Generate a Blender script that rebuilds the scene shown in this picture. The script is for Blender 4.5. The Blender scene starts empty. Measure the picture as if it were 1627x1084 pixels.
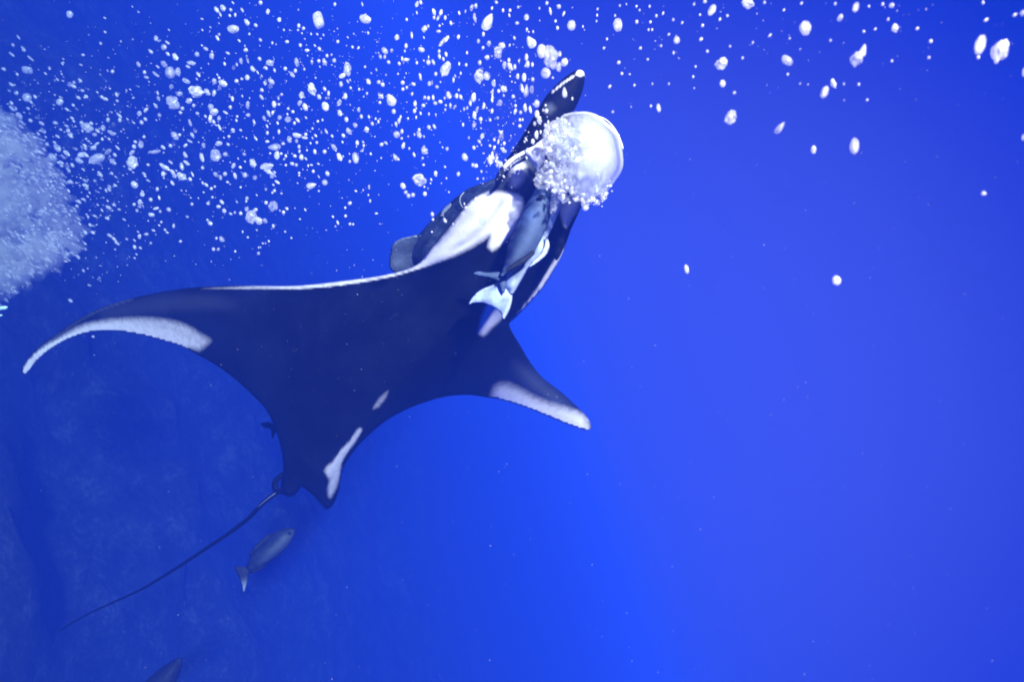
import bpy, math, random
import numpy as np
from mathutils import Vector, Matrix, noise
from mathutils.geometry import delaunay_2d_cdt
random.seed(7); rng = np.random.default_rng(7)
SC = bpy.context.scene; COL = SC.collection

# ------------------------------------------------------------------ camera
K = 0.75/813.5                             # metres per photograph pixel at one metre
TH = math.radians(20)                      # the camera is rolled: world up is to the right in the picture
RV = Vector((math.sin(TH), 0, math.cos(TH))); UV = Vector((-math.cos(TH), 0, math.sin(TH))); BV = Vector((0, -1, 0))
CAMROT = Matrix((RV, UV, BV)).transposed()
cam = bpy.data.cameras.new('camera'); cam.lens = 24; cam.sensor_width = 36
cam.clip_start = 0.05; cam.clip_end = 400
cam.dof.use_dof = True; cam.dof.focus_distance = 3.6; cam.dof.aperture_fstop = 2.6
camo = bpy.data.objects.new('camera', cam); COL.objects.link(camo)
camo.matrix_world = CAMROT.to_4x4(); SC.camera = camo

# ------------------------------------------------------------------ light
world = bpy.data.worlds.new('World'); SC.world = world; world.use_nodes = True
nt = world.node_tree; bg = nt.nodes['Background']
tc = nt.nodes.new('ShaderNodeTexCoord')
# open water: brightest in a wide glow towards the open side, fading evenly to deep blue all round
glow = (RV*((1020-813.5)*K)+UV*((542-620)*K)-BV).normalized()
dt = nt.nodes.new('ShaderNodeVectorMath'); dt.operation = 'DOT_PRODUCT'; dt.inputs[1].default_value = glow
mr = nt.nodes.new('ShaderNodeMapRange'); mr.inputs['From Min'].default_value = -1; mr.inputs['From Max'].default_value = 1
cr = nt.nodes.new('ShaderNodeValToRGB'); cr.color_ramp.interpolation = 'B_SPLINE'
stops = [(0.0, (0.0, 0.016, 0.30)), (0.70, (0.0, 0.020, 0.36)), (0.86, (0.0, 0.026, 0.46)), (0.90, (0.002, 0.034, 0.58)), (0.925, (0.016, 0.046, 0.70)),
         (0.95, (0.036, 0.068, 0.70)), (0.975, (0.052, 0.092, 0.82)), (1.0, (0.060, 0.104, 0.92))]
els = cr.color_ramp.elements
while len(els) < len(stops): els.new(0.5)
for e, (p, c) in zip(els, stops): e.position = p; e.color = (*c, 1)
nt.links.new(tc.outputs['Generated'], dt.inputs[0]); nt.links.new(dt.outputs['Value'], mr.inputs['Value'])
nt.links.new(mr.outputs[0], cr.inputs[0]); nt.links.new(cr.outputs[0], bg.inputs['Color'])
bg.inputs['Strength'].default_value = 0.32
sun = bpy.data.lights.new('sun', 'SUN'); sun.energy = 5.0; sun.angle = math.radians(3); sun.color = (1, 0.94, 0.91)
suno = bpy.data.objects.new('sun', sun); COL.objects.link(suno)
sdir = (RV*0.34 + UV*0.36 + BV*0.87).normalized()
suno.rotation_euler = sdir.to_track_quat('Z', 'Y').to_euler(); suno.location = sdir*20
SC.view_settings.view_transform = 'Standard'; SC.view_settings.look = 'None'
SC.view_settings.exposure = 1.6; SC.view_settings.gamma = 1; SC.view_settings.use_curve_mapping = False
SC.cycles.volume_bounces = 1; SC.cycles.max_bounces = 8; SC.cycles.transparent_max_bounces = 24
SC.cycles.use_denoising = True; SC.cycles.filter_width = 1.9
SC.cycles.sample_clamp_indirect = 4

# ------------------------------------------------------------------ helpers
def P(px, py, d):
    return RV*((px-813.5)*K*d) + UV*((542-py)*K*d) - BV*d
def link(name, mesh, parent=None, loc=(0, 0, 0)):
    o = bpy.data.objects.new(name, mesh); COL.objects.link(o)
    o.location = loc
    if parent is not None: o.parent = parent
    return o
def empty(name, loc):
    return link(name, None, None, loc)
def tag(o, label=None, cat=None, group=None, kind=None):
    for k, v in (('label', label), ('category', cat), ('group', group), ('kind', kind)):
        if v: o[k] = v
    return o
def catmull(pts, step, closed=True):
    p = np.array(pts, float); n = len(p); out = []
    rngi = range(n) if closed else range(n-1)
    for i in rngi:
        if closed: a, b, c, d = p[(i-1) % n], p[i], p[(i+1) % n], p[(i+2) % n]
        else: a, b, c, d = p[max(i-1, 0)], p[i], p[i+1], p[min(i+2, n-1)]
        m = max(1, int(np.hypot(*(c-b)[:2])/step))
        for k in range(m):
            t = k/m
            out.append(0.5*((2*b)+(-a+c)*t+(2*a-5*b+4*c-d)*t*t+(-a+3*b-3*c+d)*t**3))
    if not closed: out.append(p[-1])
    return np.array(out)
def seg_dist(q, poly, closed=True):
    a = poly; b = np.roll(poly, -1, 0)
    if not closed: a = a[:-1]; b = b[:-1]
    best = np.full(len(q), 1e9); par = np.zeros(len(q))
    for i in range(len(a)):
        ab = b[i]-a[i]; L = max((ab**2).sum(), 1e-9)
        t = np.clip(((q-a[i])@ab)/L, 0, 1)
        dd = np.hypot(*(q-(a[i]+t[:, None]*ab)).T)
        m = dd < best; best[m] = dd[m]; par[m] = (i+t[m])/len(a)
    return best, par
def inside(q, poly):
    x, y = q[:, 0], q[:, 1]; r = np.zeros(len(q), bool); n = len(poly)
    for i in range(n):
        x1, y1 = poly[i]; x2, y2 = poly[(i+1) % n]
        if y1 == y2: continue
        c = ((y1 > y) != (y2 > y)) & (x < (x2-x1)*(y-y1)/(y2-y1)+x1); r ^= c
    return r
def smooth(v, a, b):
    t = np.clip((v-a)/(b-a), 0, 1); return t*t*(3-2*t)
def pmask(q, poly, w):
    """soft mask: 1 inside an outline, 0 outside, w wide"""
    pl = catmull(poly, 6); d, _ = seg_dist(q, pl); s = np.where(inside(q, pl), d, -d)
    return smooth(s, -w*0.5, w*0.5)
def lmask(q, pts, w0, w1, soft=2.0):
    pl = catmull(pts, 8, False); d, t = seg_dist(q, pl, False); w = w0+(w1-w0)*t
    return 1-smooth(d, w*0.5, w*0.5+soft)
def inflate(name, outline, depth, tmax, rad, spacing, mat, parent, masks=None, step=None, front=0.6, curve=True, iters=14, relief=None, power=1.0):
    """a body with real depth: an outline given in picture units, set out at its own distance and rounded to a thickness tmax (metres)"""
    out = catmull(outline, step or spacing) if curve else np.array(outline, float)
    lo, hi = out.min(0), out.max(0); g = []
    yy = lo[1]; r = 0
    while yy < hi[1]:
        xs = np.arange(lo[0]+(r % 2)*spacing/2, hi[0], spacing); g.append(np.stack([xs, np.full(len(xs), yy)], 1)); yy += spacing*0.87; r += 1
    g = np.concatenate(g); g = g+rng.uniform(-.08, .08, g.shape)*spacing
    g = g[inside(g, out)]
    if len(g):
        d, _ = seg_dist(g, out); g = g[d > spacing*0.55]
    n = len(out)
    allp = np.concatenate([out, g])
    vs, es, fs, ov, oe, of = delaunay_2d_cdt([Vector(p) for p in allp], [], [list(range(n))], 1, 1e-5)
    q = np.array([(v[0], v[1]) for v in vs])
    d, _ = seg_dist(q, out)
    bnd = d < 1e-3
    u = np.clip(d/rad, 0, 1); h = np.sqrt(1-(1-u)**2)**power
    E = np.array(es)
    for _ in range(iters):
        acc = np.zeros(len(q)); cnt = np.zeros(len(q))
        np.add.at(acc, E[:, 0], h[E[:, 1]]); np.add.at(acc, E[:, 1], h[E[:, 0]])
        np.add.at(cnt, E[:, 0], 1); np.add.at(cnt, E[:, 1], 1)
        h2 = 0.5*h+0.5*acc/np.maximum(cnt, 1); h2[bnd] = 0; h = h2
    dep = depth(q[:, 0], q[:, 1]) if callable(depth) else np.full(len(q), float(depth))
    tk = tmax(q[:, 0], q[:, 1]) if callable(tmax) else tmax
    rel = relief(q) if relief else 0
    f = dep-h*tk*front-rel*(~bnd); b = dep+h*tk*(1-front)
    org = Vector(parent.location) if parent is not None else Vector((0, 0, 0))
    fv = [P(q[i, 0], q[i, 1], f[i])-org for i in range(len(q))]
    idx = {}; bv = []
    for i in range(len(q)):
        if bnd[i]: idx[i] = i
        else: idx[i] = len(fv)+len(bv); bv.append(P(q[i, 0], q[i, 1], b[i])-org)
    faces = []
    for t in fs:
        a2 = q[t[1]]-q[t[0]]; b2 = q[t[2]]-q[t[0]]
        s = a2[0]*b2[1]-a2[1]*b2[0]
        t = list(t) if s < 0 else list(t)[::-1]
        faces.append(t); faces.append([idx[k] for k in t[::-1]])
    me = bpy.data.meshes.new(name); me.from_pydata(fv+bv, [], faces); me.update()
    me.polygons.foreach_set('use_smooth', [True]*len(me.polygons))
    if masks:
        src = list(range(len(q)))+[i for i in range(len(q)) if not bnd[i]]
        for k, fn in masks.items():
            vals = fn(q)[src].astype(np.float32)
            if k == 'white': vals[len(q):] *= 1.0
            at = me.attributes.new(k, 'FLOAT', 'POINT'); at.data.foreach_set('value', vals)
    me.materials.append(mat)
    return link(name, me, parent)
def tube(name, pts, r0, r1, mat, parent, step=6, ring=8):
    """pts: (px, py, depth); radii in picture units"""
    p = catmull(pts, step, False); org = Vector(parent.location) if parent is not None else Vector((0, 0, 0))
    c = [P(*a) for a in p]; v = []; f = []; n = len(c)
    for i in range(n):
        tg = (c[min(i+1, n-1)]-c[max(i-1, 0)]).normalized(); s = tg.cross(BV).normalized(); w = tg.cross(s)
        t = i/(n-1); r = (r0+(r1-r0)*t)*K*p[i][2]
        if i in (0, n-1): r *= 0.3
        for k in range(ring):
            a = 2*math.pi*k/ring; v.append(c[i]+(s*math.cos(a)+w*math.sin(a))*r-org)
    for i in range(n-1):
        for k in range(ring):
            f.append((i*ring+k, i*ring+(k+1) % ring, (i+1)*ring+(k+1) % ring, (i+1)*ring+k))
    f.append(tuple(range(ring))[::-1]); f.append(tuple((n-1)*ring+k for k in range(ring)))
    me = bpy.data.meshes.new(name); me.from_pydata(v, [], f); me.update()
    me.polygons.foreach_set('use_smooth', [True]*len(me.polygons)); me.materials.append(mat)
    return link(name, me, parent)

# ------------------------------------------------------------------ materials
class N:
    def __init__(s, name):
        s.m = bpy.data.materials.new(name); s.m.use_nodes = True; s.t = s.m.node_tree
        s.p = s.t.nodes['Principled BSDF']; s.o = s.t.nodes['Material Output']
    def n(s, k, **kw):
        x = s.t.nodes.new(k)
        for a, b in kw.items(): setattr(x, a, b)
        return x
    def l(s, a, b): s.t.links.new(a, b)
    def noise(s, scale, detail=4, rough=.6, dist=0, coord='Object'):
        x = s.n('ShaderNodeTexNoise'); x.inputs['Scale'].default_value = scale; x.inputs['Detail'].default_value = detail
        x.inputs['Roughness'].default_value = rough; x.inputs['Distortion'].default_value = dist
        c = s.n('ShaderNodeTexCoord'); s.l(c.outputs[coord], x.inputs['Vector']); return x.outputs['Fac']
    def ramp(s, src, stops, interp='LINEAR'):
        x = s.n('ShaderNodeValToRGB'); e = x.color_ramp.elements; x.color_ramp.interpolation = interp
        while len(e) < len(stops): e.new(.5)
        for a, (p, c) in zip(e, stops): a.position = p; a.color = (*c, 1) if len(c) == 3 else c
        s.l(src, x.inputs[0]); return x.outputs[0]
    def math(s, op, a, b=None, clamp=False):
        x = s.n('ShaderNodeMath', operation=op, use_clamp=clamp)
        for i, v in enumerate((a, b)):
            if v is None: continue
            if isinstance(v, (int, float)): x.inputs[i].default_value = v
            else: s.l(v, x.inputs[i])
        return x.outputs[0]
    def mix(s, f, a, b):
        x = s.n('ShaderNodeMix', data_type='RGBA')
        for i, v in ((0, f), (6, a), (7, b)):
            if isinstance(v, (int, float)): x.inputs[i].default_value = v
            elif isinstance(v, tuple): x.inputs[i].default_value = (*v, 1)
            else: s.l(v, x.inputs[i])
        return x.outputs[2]
    def bump(s, h, st, dist=.02):
        x = s.n('ShaderNodeBump'); x.inputs['Strength'].default_value = st; x.inputs['Distance'].default_value = dist
        s.l(h, x.inputs['Height']); s.l(x.outputs[0], s.p.inputs['Normal'])
def skin_mat(name, dark, pale, white, rough=.55, edge_noise=.35, scale=9, spec=.25, streak=False):
    """skin whose pale and white markings are carried by the mesh, their edges frayed by noise"""
    a = N(name)
    w = a.n('ShaderNodeAttribute', attribute_name='white').outputs['Fac']; g = a.n('ShaderNodeAttribute', attribute_name='pale').outputs['Fac']
    nz = a.noise(scale*3, 6, .7); nc = a.math('MULTIPLY', a.math('SUBTRACT', nz, .5), edge_noise*2)
    wf = a.ramp(a.math('ADD', w, a.math('MULTIPLY', nc, a.math('MULTIPLY', a.math('MULTIPLY', w, a.math('SUBTRACT', 1.0, w)), 4.0))), [(.04, (0, 0, 0)), (.96, (1, 1, 1))], 'LINEAR')
    big = a.noise(scale*.35, 4, .6); fine = a.noise(scale*7, 5, .7)
    d = a.mix(a.ramp(big, [(.42, (0, 0, 0)), (.68, (1, 1, 1))]), tuple(c*.7 for c in dark), tuple(c*2.6 for c in dark))
    sp = a.noise(scale*2.2, 2, .5, .8); d = a.mix(a.ramp(sp, [(.70, (0, 0, 0)), (.76, (.5, .5, .5))]), d, tuple(.03+c*3 for c in dark))
    gf = a.math('MULTIPLY', g, a.math('ADD', .55, a.math('MULTIPLY', fine, .9)), True)
    c = a.mix(gf, d, pale)
    c = a.mix(wf, c, a.mix(fine, tuple(k*.82 for k in white), white))
    a.l(c, a.p.inputs['Base Color']); a.p.inputs['Roughness'].default_value = rough
    a.p.inputs['Specular IOR Level'].default_value = spec
    a.bump(fine, .25, .01); return a.m
M_MANTA = skin_mat('manta_skin', (.0015, .0025, .006), (.10, .12, .15), (.80, .80, .84), rough=.7, spec=.08)
M_REMD = skin_mat('remora_skin', (.040, .070, .15), (.09, .13, .20), (.75, .78, .82), rough=.6, spec=.12, scale=20)
M_REMP = skin_mat('pale_remora_skin', (.17, .22, .34), (.08, .10, .14), (.42, .50, .64), rough=.6, scale=20)
M_MOT = None
def mottled(name, c0, c1, c2, sc):
    a = N(name); n1 = a.noise(sc, 6, .75, .4); n2 = a.noise(sc*5, 4, .8)
    v = a.math('ADD', a.math('MULTIPLY', n1, .6), a.math('MULTIPLY', n2, .4))
    c = a.ramp(v, [(.36, c0), (.5, c1), (.62, c2)]); 
    g = a.n('ShaderNodeAttribute', attribute_name='pale').outputs['Fac']
    c = a.mix(g, c, (.40, .50, .62))
    a.l(c, a.p.inputs['Base Color']); a.p.inputs['Roughness'].default_value = .7; a.p.inputs['Specular IOR Level'].default_value = .15; a.bump(n2, .3, .01); return a.m
M_MOT = mottled('mottled_fish_skin', (.002, .004, .010), (.010, .018, .034), (.045, .062, .10), 9)
M_GREY = mottled('grey_fish_skin', (.006, .010, .016), (.014, .022, .032), (.030, .042, .055), 12)
M_GREYD = mottled('dark_fish_skin', (.006, .008, .012), (.012, .016, .02), (.02, .026, .03), 12)
def bubble_mat(name, lo, hi, scale=40, rim=.35, glow=.9, bump=.2, vary=0.0, e0=.45, gloss=.12):
    """air: a bright, partly see-through skin that passes light on, mottled by wrinkles"""
    a = N(name)
    di = a.n('ShaderNodeBsdfDiffuse'); di.inputs[0].default_value = (glow, glow, glow, 1)
    tl = a.n('ShaderNodeBsdfTranslucent'); tl.inputs[0].default_value = (glow, glow, glow, 1)
    gl = a.n('ShaderNodeBsdfGlossy'); gl.inputs['Roughness'].default_value = .3
    m1 = a.n('ShaderNodeMixShader'); m1.inputs[0].default_value = .5; m2 = a.n('ShaderNodeMixShader'); m2.inputs[0].default_value = gloss
    a.l(di.outputs[0], m1.inputs[1]); a.l(tl.outputs[0], m1.inputs[2]); a.l(m1.outputs[0], m2.inputs[1]); a.l(gl.outputs[0], m2.inputs[2])
    tr = a.n('ShaderNodeBsdfTransparent'); mx = a.n('ShaderNodeMixShader')
    oi = a.n('ShaderNodeObjectInfo'); tcx = a.n('ShaderNodeTexCoord'); nzt = a.n('ShaderNodeTexNoise', noise_dimensions='4D')
    nzt.inputs['Scale'].default_value = scale; nzt.inputs['Detail'].default_value = 4
    a.l(tcx.outputs['Object'], nzt.inputs['Vector']); a.l(a.math('MULTIPLY', oi.outputs['Random'], 40.0), nzt.inputs['W'])
    o = a.ramp(nzt.outputs['Fac'], [(.33, (lo,)*3), (.58, (hi,)*3)])
    lw = a.n('ShaderNodeLayerWeight'); lw.inputs['Blend'].default_value = .5
    edge = a.ramp(lw.outputs['Facing'], [(e0, (1, 1, 1)), (.97, (rim,)*3)])
    fac = a.math('MULTIPLY', a.math('MULTIPLY', o, edge), a.math('ADD', a.math('MULTIPLY', oi.outputs['Random'], vary), 1-vary))
    a.l(fac, mx.inputs[0]); a.l(tr.outputs[0], mx.inputs[1]); a.l(m2.outputs[0], mx.inputs[2]); a.l(mx.outputs[0], a.o.inputs['Surface'])
    if bump:
        x = a.n('ShaderNodeBump'); x.inputs['Strength'].default_value = bump; x.inputs['Distance'].default_value = .05; a.l(nzt.outputs['Fac'], x.inputs['Height'])
        for q in (di, gl): a.l(x.outputs[0], q.inputs['Normal'])
    return a.m
M_BUB = bubble_mat('bubble_air', .35, 1.0, 1.3, .10, .95, .2, .6, .35)
M_BUBS = bubble_mat('bubble_air_small', .2, .9, 8, .12, .85, 0, 0, .3)
M_FROTH = bubble_mat('froth_air', .05, .7, 28, .2)
M_VEIL = bubble_mat('veil_air', .0, .60, 26, .5)
M_DOME = bubble_mat('dome_air', .5, 1.0, 7, .0, .98, .5, 0, .30)
def torn(m):
    """the wrinkled back of the dome is torn and see-through, its front closed"""
    t = m.node_tree; mx = next(n for n in t.nodes if n.type == 'MIX_SHADER' and n.inputs[0].links and n.outputs[0].links[0].to_node.type == 'OUTPUT_MATERIAL')
    old = mx.inputs[0].links[0].from_socket; at = t.nodes.new('ShaderNodeAttribute'); at.attribute_name = 'solid'
    nz = t.nodes.new('ShaderNodeTexNoise'); nz.inputs['Scale'].default_value = 22; nz.inputs['Detail'].default_value = 6; nz.inputs['Roughness'].default_value = .65; nz.inputs['Distortion'].default_value = 1.2
    tc_ = t.nodes.new('ShaderNodeTexCoord'); t.links.new(tc_.outputs['Object'], nz.inputs['Vector'])
    ad = t.nodes.new('ShaderNodeMath'); ad.operation = 'ADD'; t.links.new(at.outputs['Fac'], ad.inputs[0]); t.links.new(nz.outputs['Fac'], ad.inputs[1])
    rp = t.nodes.new('ShaderNodeMapRange'); rp.inputs['From Min'].default_value = .48; rp.inputs['From Max'].default_value = .95; t.links.new(ad.outputs[0], rp.inputs['Value'])
    ml = t.nodes.new('ShaderNodeMath'); ml.operation = 'MULTIPLY'; t.links.new(old, ml.inputs[0]); t.links.new(rp.outputs[0], ml.inputs[1]); t.links.new(ml.outputs[0], mx.inputs[0])
torn(M_DOME)
def clear_mat():
    a = N('clear_bubble_film'); a.p.inputs['Base Color'].default_value = (.9, .93, 1, 1); a.p.inputs['Roughness'].default_value = .1
    tr = a.n('ShaderNodeBsdfTransparent'); tr.inputs[0].default_value = (.86, .90, .98, 1); mx = a.n('ShaderNodeMixShader')
    lw = a.n('ShaderNodeLayerWeight'); lw.inputs['Blend'].default_value = .4
    f = a.ramp(lw.outputs['Facing'], [(.0, (.04,)*3), (.5, (.16,)*3), (.8, (.75,)*3), (1, (.45,)*3)])
    a.l(f, mx.inputs[0]); a.l(tr.outputs[0], mx.inputs[1]); a.l(a.p.outputs[0], mx.inputs[2]); a.l(mx.outputs[0], a.o.inputs['Surface'])
    return a.m
M_CLEAR = clear_mat()
def plain(name, c, r=.5):
    a = N(name); a.l(a.mix(a.noise(30), tuple(k*.85 for k in c), c), a.p.inputs['Base Color']); a.p.inputs['Roughness'].default_value = r; return a.m

# ------------------------------------------------------------------ sea floor and water
def sea_floor():
    nx, ny = 150, 170; v = []; f = []
    for j in range(ny):
        y = -12+(j/(ny-1))**1.5*98
        for i in range(nx):
            x = -46+92*i/(nx-1)
            q = Vector((x*.16, y*.16, 0)); h = noise.fractal(q, .9, 2.1, 5)*1.7+abs(noise.noise(q*3.1))*0.7
            v.append((x, y, -9.3+h*.7))
    for j in range(ny-1):
        for i in range(nx-1):
            a = j*nx+i; f.append((a, a+1, a+nx+1, a+nx))
    me = bpy.data.meshes.new('sea_floor'); me.from_pydata(v, [], f); me.polygons.foreach_set('use_smooth', [True]*len(f))
    a = N('reef_rock'); n1 = a.noise(1.3, 9, .75, .2); n2 = a.noise(9, 6, .8)
    vv = a.math('ADD', a.math('MULTIPLY', n1, .65), a.math('MULTIPLY', n2, .35))
    a.l(a.ramp(vv, [(.40, (.01, .015, .015)), (.52, (.06, .065, .06)), (.60, (.20, .19, .16))]), a.p.inputs['Base Color'])
    a.p.inputs['Roughness'].default_value = .95; a.bump(vv, .8, .3)
    me.materials.append(a.m); tag(link('sea_floor', me), kind='structure')
sea_floor()
def haze():
    x0, x1, y0, y1, z0, z1 = -52, 52, -13, 90, -14, 1.35
    v = [(x, y, z) for x in (x0, x1) for y in (y0, y1) for z in (z0, z1)]
    f = [(0, 1, 3, 2), (4, 6, 7, 5), (0, 4, 5, 1), (2, 3, 7, 6), (0, 2, 6, 4), (1, 5, 7, 3)]
    me = bpy.data.meshes.new('haze'); me.from_pydata(v, [], f)
    m = bpy.data.materials.new('sea_water_haze'); m.use_nodes = True; t = m.node_tree; t.nodes.clear()
    o = t.nodes.new('ShaderNodeOutputMaterial'); pv = t.nodes.new('ShaderNodeVolumePrincipled')
    pv.inputs['Density'].default_value = 0.20
    pv.inputs['Color'].default_value = (.008, .026, .212, 1)
    pv.inputs['Absorption Color'].default_value = (.35, .50, .80, 1)
    t.links.new(pv.outputs[0], o.inputs['Volume']); me.materials.append(m)
    tag(link('haze', me), kind='stuff')
haze()

# ------------------------------------------------------------------ manta ray
def body_depth(x, y):
    s = ((x-450)*420-(y-770)*490)/645.0; l = ((x-450)*490+(y-770)*420)/645.0
    d = 4.75-1.25*np.clip(s/645, -.25, 1.1)+0.0009*np.maximum(l-40, 0)+1.15*smooth(l, 30, 230)*smooth(y, 470, 590)+0.0011*np.maximum(-l-80, 0)
    d = d+0.35*np.exp(-((x-938)**2+(y-682)**2)/(160.0**2))
    return d
ROOT = empty('manta_ray', P(560, 560, 4.4))
tag(ROOT, 'large black manta ray with white wing patches swimming up towards the dome bubble', 'manta ray')
OUT = [(34, 592), (38, 578), (60, 553), (100, 523), (150, 494), (210, 474), (280, 460), (340, 455), (400, 454), (470, 454), (540, 447), (600, 439), (640, 430), (666, 418),
 (684, 395), (705, 368), (730, 338), (748, 318), (768, 306), (786, 298), (787, 284), (795, 268), (812, 253), (840, 237), (866, 223), (888, 211), (902, 225), (915, 262), (926, 298), (925, 320),
 (915, 342), (907, 365), (900, 385), (893, 405), (880, 430), (862, 458), (838, 486), (816, 508), (809, 515), (815, 530), (826, 548), (842, 575), (862, 600), (890, 622), (912, 642), (930, 660), (938, 672), (938, 682),
 (930, 684), (905, 676), (870, 662), (835, 648), (800, 637), (775, 632), (745, 628), (712, 630), (680, 638), (648, 650), (615, 668), (590, 688), (568, 710), (550, 735), (543, 752), (541, 765), (537, 785), (529, 803), (520, 810),
 (512, 804), (500, 790), (488, 780), (477, 774), (469, 785), (460, 788), (449, 781), (450, 750), (448, 722), (440, 690), (425, 655), (405, 632), (375, 604), (345, 582), (318, 566), (290, 552), (255, 541), (215, 531), (175, 526),
 (140, 529), (105, 541), (75, 559), (55, 577), (44, 592), (38, 595)]
RIDGE = [(300, 460), (400, 456), (500, 454), (600, 440), (660, 424), (705, 408), (750, 383), (785, 352), (805, 322)]
def m_white(q):
    w = pmask(q, [(28, 600), (58, 563), (90, 541), (130, 519), (170, 510), (220, 506), (262, 509), (296, 518), (322, 534), (334, 541), (322, 552), (316, 556), (300, 553), (292, 560), (240, 548), (160, 535), (110, 548), (60, 580), (40, 605)], 15)
    w = np.maximum(w, lmask(q, [(38, 590), (56, 566), (90, 544), (140, 523)], 3, 6, 2))
    w = np.maximum(w, pmask(q, [(788, 616), (802, 611), (822, 618), (858, 637), (898, 651), (925, 662), (934, 676), (930, 690), (880, 676), (820, 655), (785, 640)], 22))
    ed, _ = seg_dist(q, catmull(OUT, 8)); w = w*(.66+.34*smooth(ed, 26, 3))
    w = np.maximum(w, pmask(q, [(660, 424), (690, 392), (720, 358), (748, 320), (770, 307), (800, 305), (824, 310), (831, 322), (826, 345), (815, 368), (800, 385), (782, 398), (776, 392), (781, 372), (768, 381), (735, 400), (700, 414)], 10))
    w = np.maximum(w, lmask(q, RIDGE, .6, 9, 2.5)*smooth(q[:, 0], 285, 470))  # glare along the wing's leading edge, painted into the white mask
    w = np.maximum(w, .9*pmask(q, [(760, 530), (764, 508), (772, 488), (785, 470), (800, 478), (806, 492), (795, 508), (780, 522), (768, 534)], 9))
    w = np.maximum(w, .9*pmask(q, [(812, 511), (845, 470), (870, 432), (886, 405), (896, 388), (893, 408), (880, 432), (850, 474)], 3))
    w = np.maximum(w, .5*pmask(q, [(592, 650), (602, 634), (616, 622), (612, 634), (600, 648)], 6))
    w = np.maximum(w, .95*lmask(q, [(572, 683), (560, 702), (545, 720), (532, 742)], 2, 9, 4))
    w = np.maximum(w, .8*pmask(q, [(516, 750), (524, 738), (540, 735), (541, 752), (534, 775), (524, 792), (521, 778), (524, 762)], 8))
    w = np.maximum(w, .75*pmask(q, [(888, 318), (922, 318), (912, 345), (902, 362), (894, 350)], 9))
    w = np.maximum(w, .75*pmask(q, [(812, 262), (828, 256), (836, 272), (826, 292), (812, 296)], 16))
    return w*(.78+.22*smooth(np.hypot(q[:, 0]-790, q[:, 1]-340), 500, 60))
def m_pale(q):
    x, y = q.T
    g = .12*lmask(q, [(170, 500), (220, 489), (280, 482), (335, 480), (370, 485)], 4, 5, 18)*smooth(q[:, 0], 400, 330)
    g = np.maximum(g, .25*pmask(q, [(815, 575), (845, 590), (880, 625), (905, 650), (880, 640), (840, 615)], 26))
    g = np.maximum(g, .5*pmask(q, [(790, 300), (792, 270), (830, 248), (845, 262), (842, 290), (820, 306)], 18))
    g = np.maximum(g, .35*lmask(q, [(210, 475), (150, 496), (100, 526), (60, 556)], 2, 2, 2))  # same bright leading edge carried on to the tip, light put into colour
    return g
def m_relief(q):
    d, t = seg_dist(q, catmull(RIDGE, 8, False), False)
    r = .05*np.exp(-(d/9)**2)*smooth(t, 0, .5)
    d2, _ = seg_dist(q, catmull([(460, 765), (560, 650), (680, 520), (800, 400)], 8, False), False)
    r += .10*np.exp(-(d2/55)**2)
    r += .05*np.exp(-((q[:, 0]-822)**2+(q[:, 1]-274)**2)/220.)
    r -= .07*np.exp(-((q[:, 0]-862)**2+(q[:, 1]-262)**2)/500.)
    return r
inflate('body', OUT, body_depth, lambda x, y: .10+.34*np.exp(-((x-640)**2+(y-520)**2)/(230.**2)), 95, 3.3, M_MANTA, ROOT, {'white': m_white, 'pale': m_pale}, step=3.0, relief=m_relief, power=1.25, iters=24)
# unrolled head fin
CF = inflate('cephalic_fin', [(800, 261), (812, 243), (826, 222), (842, 195), (856, 172), (868, 152), (884, 134), (902, 119), (916, 111), (926, 112), (929, 122), (926, 142), (918, 163), (905, 188), (893, 207), (878, 226), (850, 240), (822, 252)],
        lambda x, y: 3.47+.0007*(y-111), .10, 26, 3.0, M_MANTA, ROOT,
        {'white': lambda q: np.maximum.reduce([pmask(q, [(914, 118), (920, 110), (930, 112), (930, 119), (922, 121)], 3), lmask(q, [(878, 146), (893, 133), (912, 120)], .3, 1.6, 1.6), .0*q[:, 0]]),
         'pale': lambda q: .7*pmask(q, [(866, 165), (876, 164), (882, 172), (874, 180), (866, 178)], 12)})
inflate('upper_lip', [(798, 265), (808, 253), (826, 242), (846, 232), (864, 219), (889, 207), (888, 214), (882, 226), (870, 232), (860, 239), (850, 237), (836, 244), (818, 254), (804, 268)],
        3.41, .06, 7, 2.2, M_MANTA, ROOT, {'white': lambda q: 1.0-.25*smooth(q[:, 0], 835, 800), 'pale': lambda q: 0*q[:, 0]})
inflate('throat_flap', [(833, 240), (842, 234), (854, 234), (863, 241), (866, 252), (862, 262), (857, 268), (862, 279), (853, 272), (846, 262), (838, 252)],
        3.29, .07, 10, 2.2, M_MANTA, ROOT, {'white': lambda q: 1+0*q[:, 0], 'pale': lambda q: 0*q[:, 0]})
# second head fin, rolled, on the far side of the head
inflate('cephalic_fin', [(884, 322), (896, 312), (918, 308), (927, 316), (921, 334), (912, 354), (902, 376), (894, 398), (884, 414), (878, 396), (880, 360)],
        3.50, .10, 16, 3.0, M_MANTA, ROOT, {'white': lambda q: .72*pmask(q, [(888, 326), (900, 316), (922, 318), (912, 342), (900, 362), (893, 350)], 7), 'pale': lambda q: 0*q[:, 0]})
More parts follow.
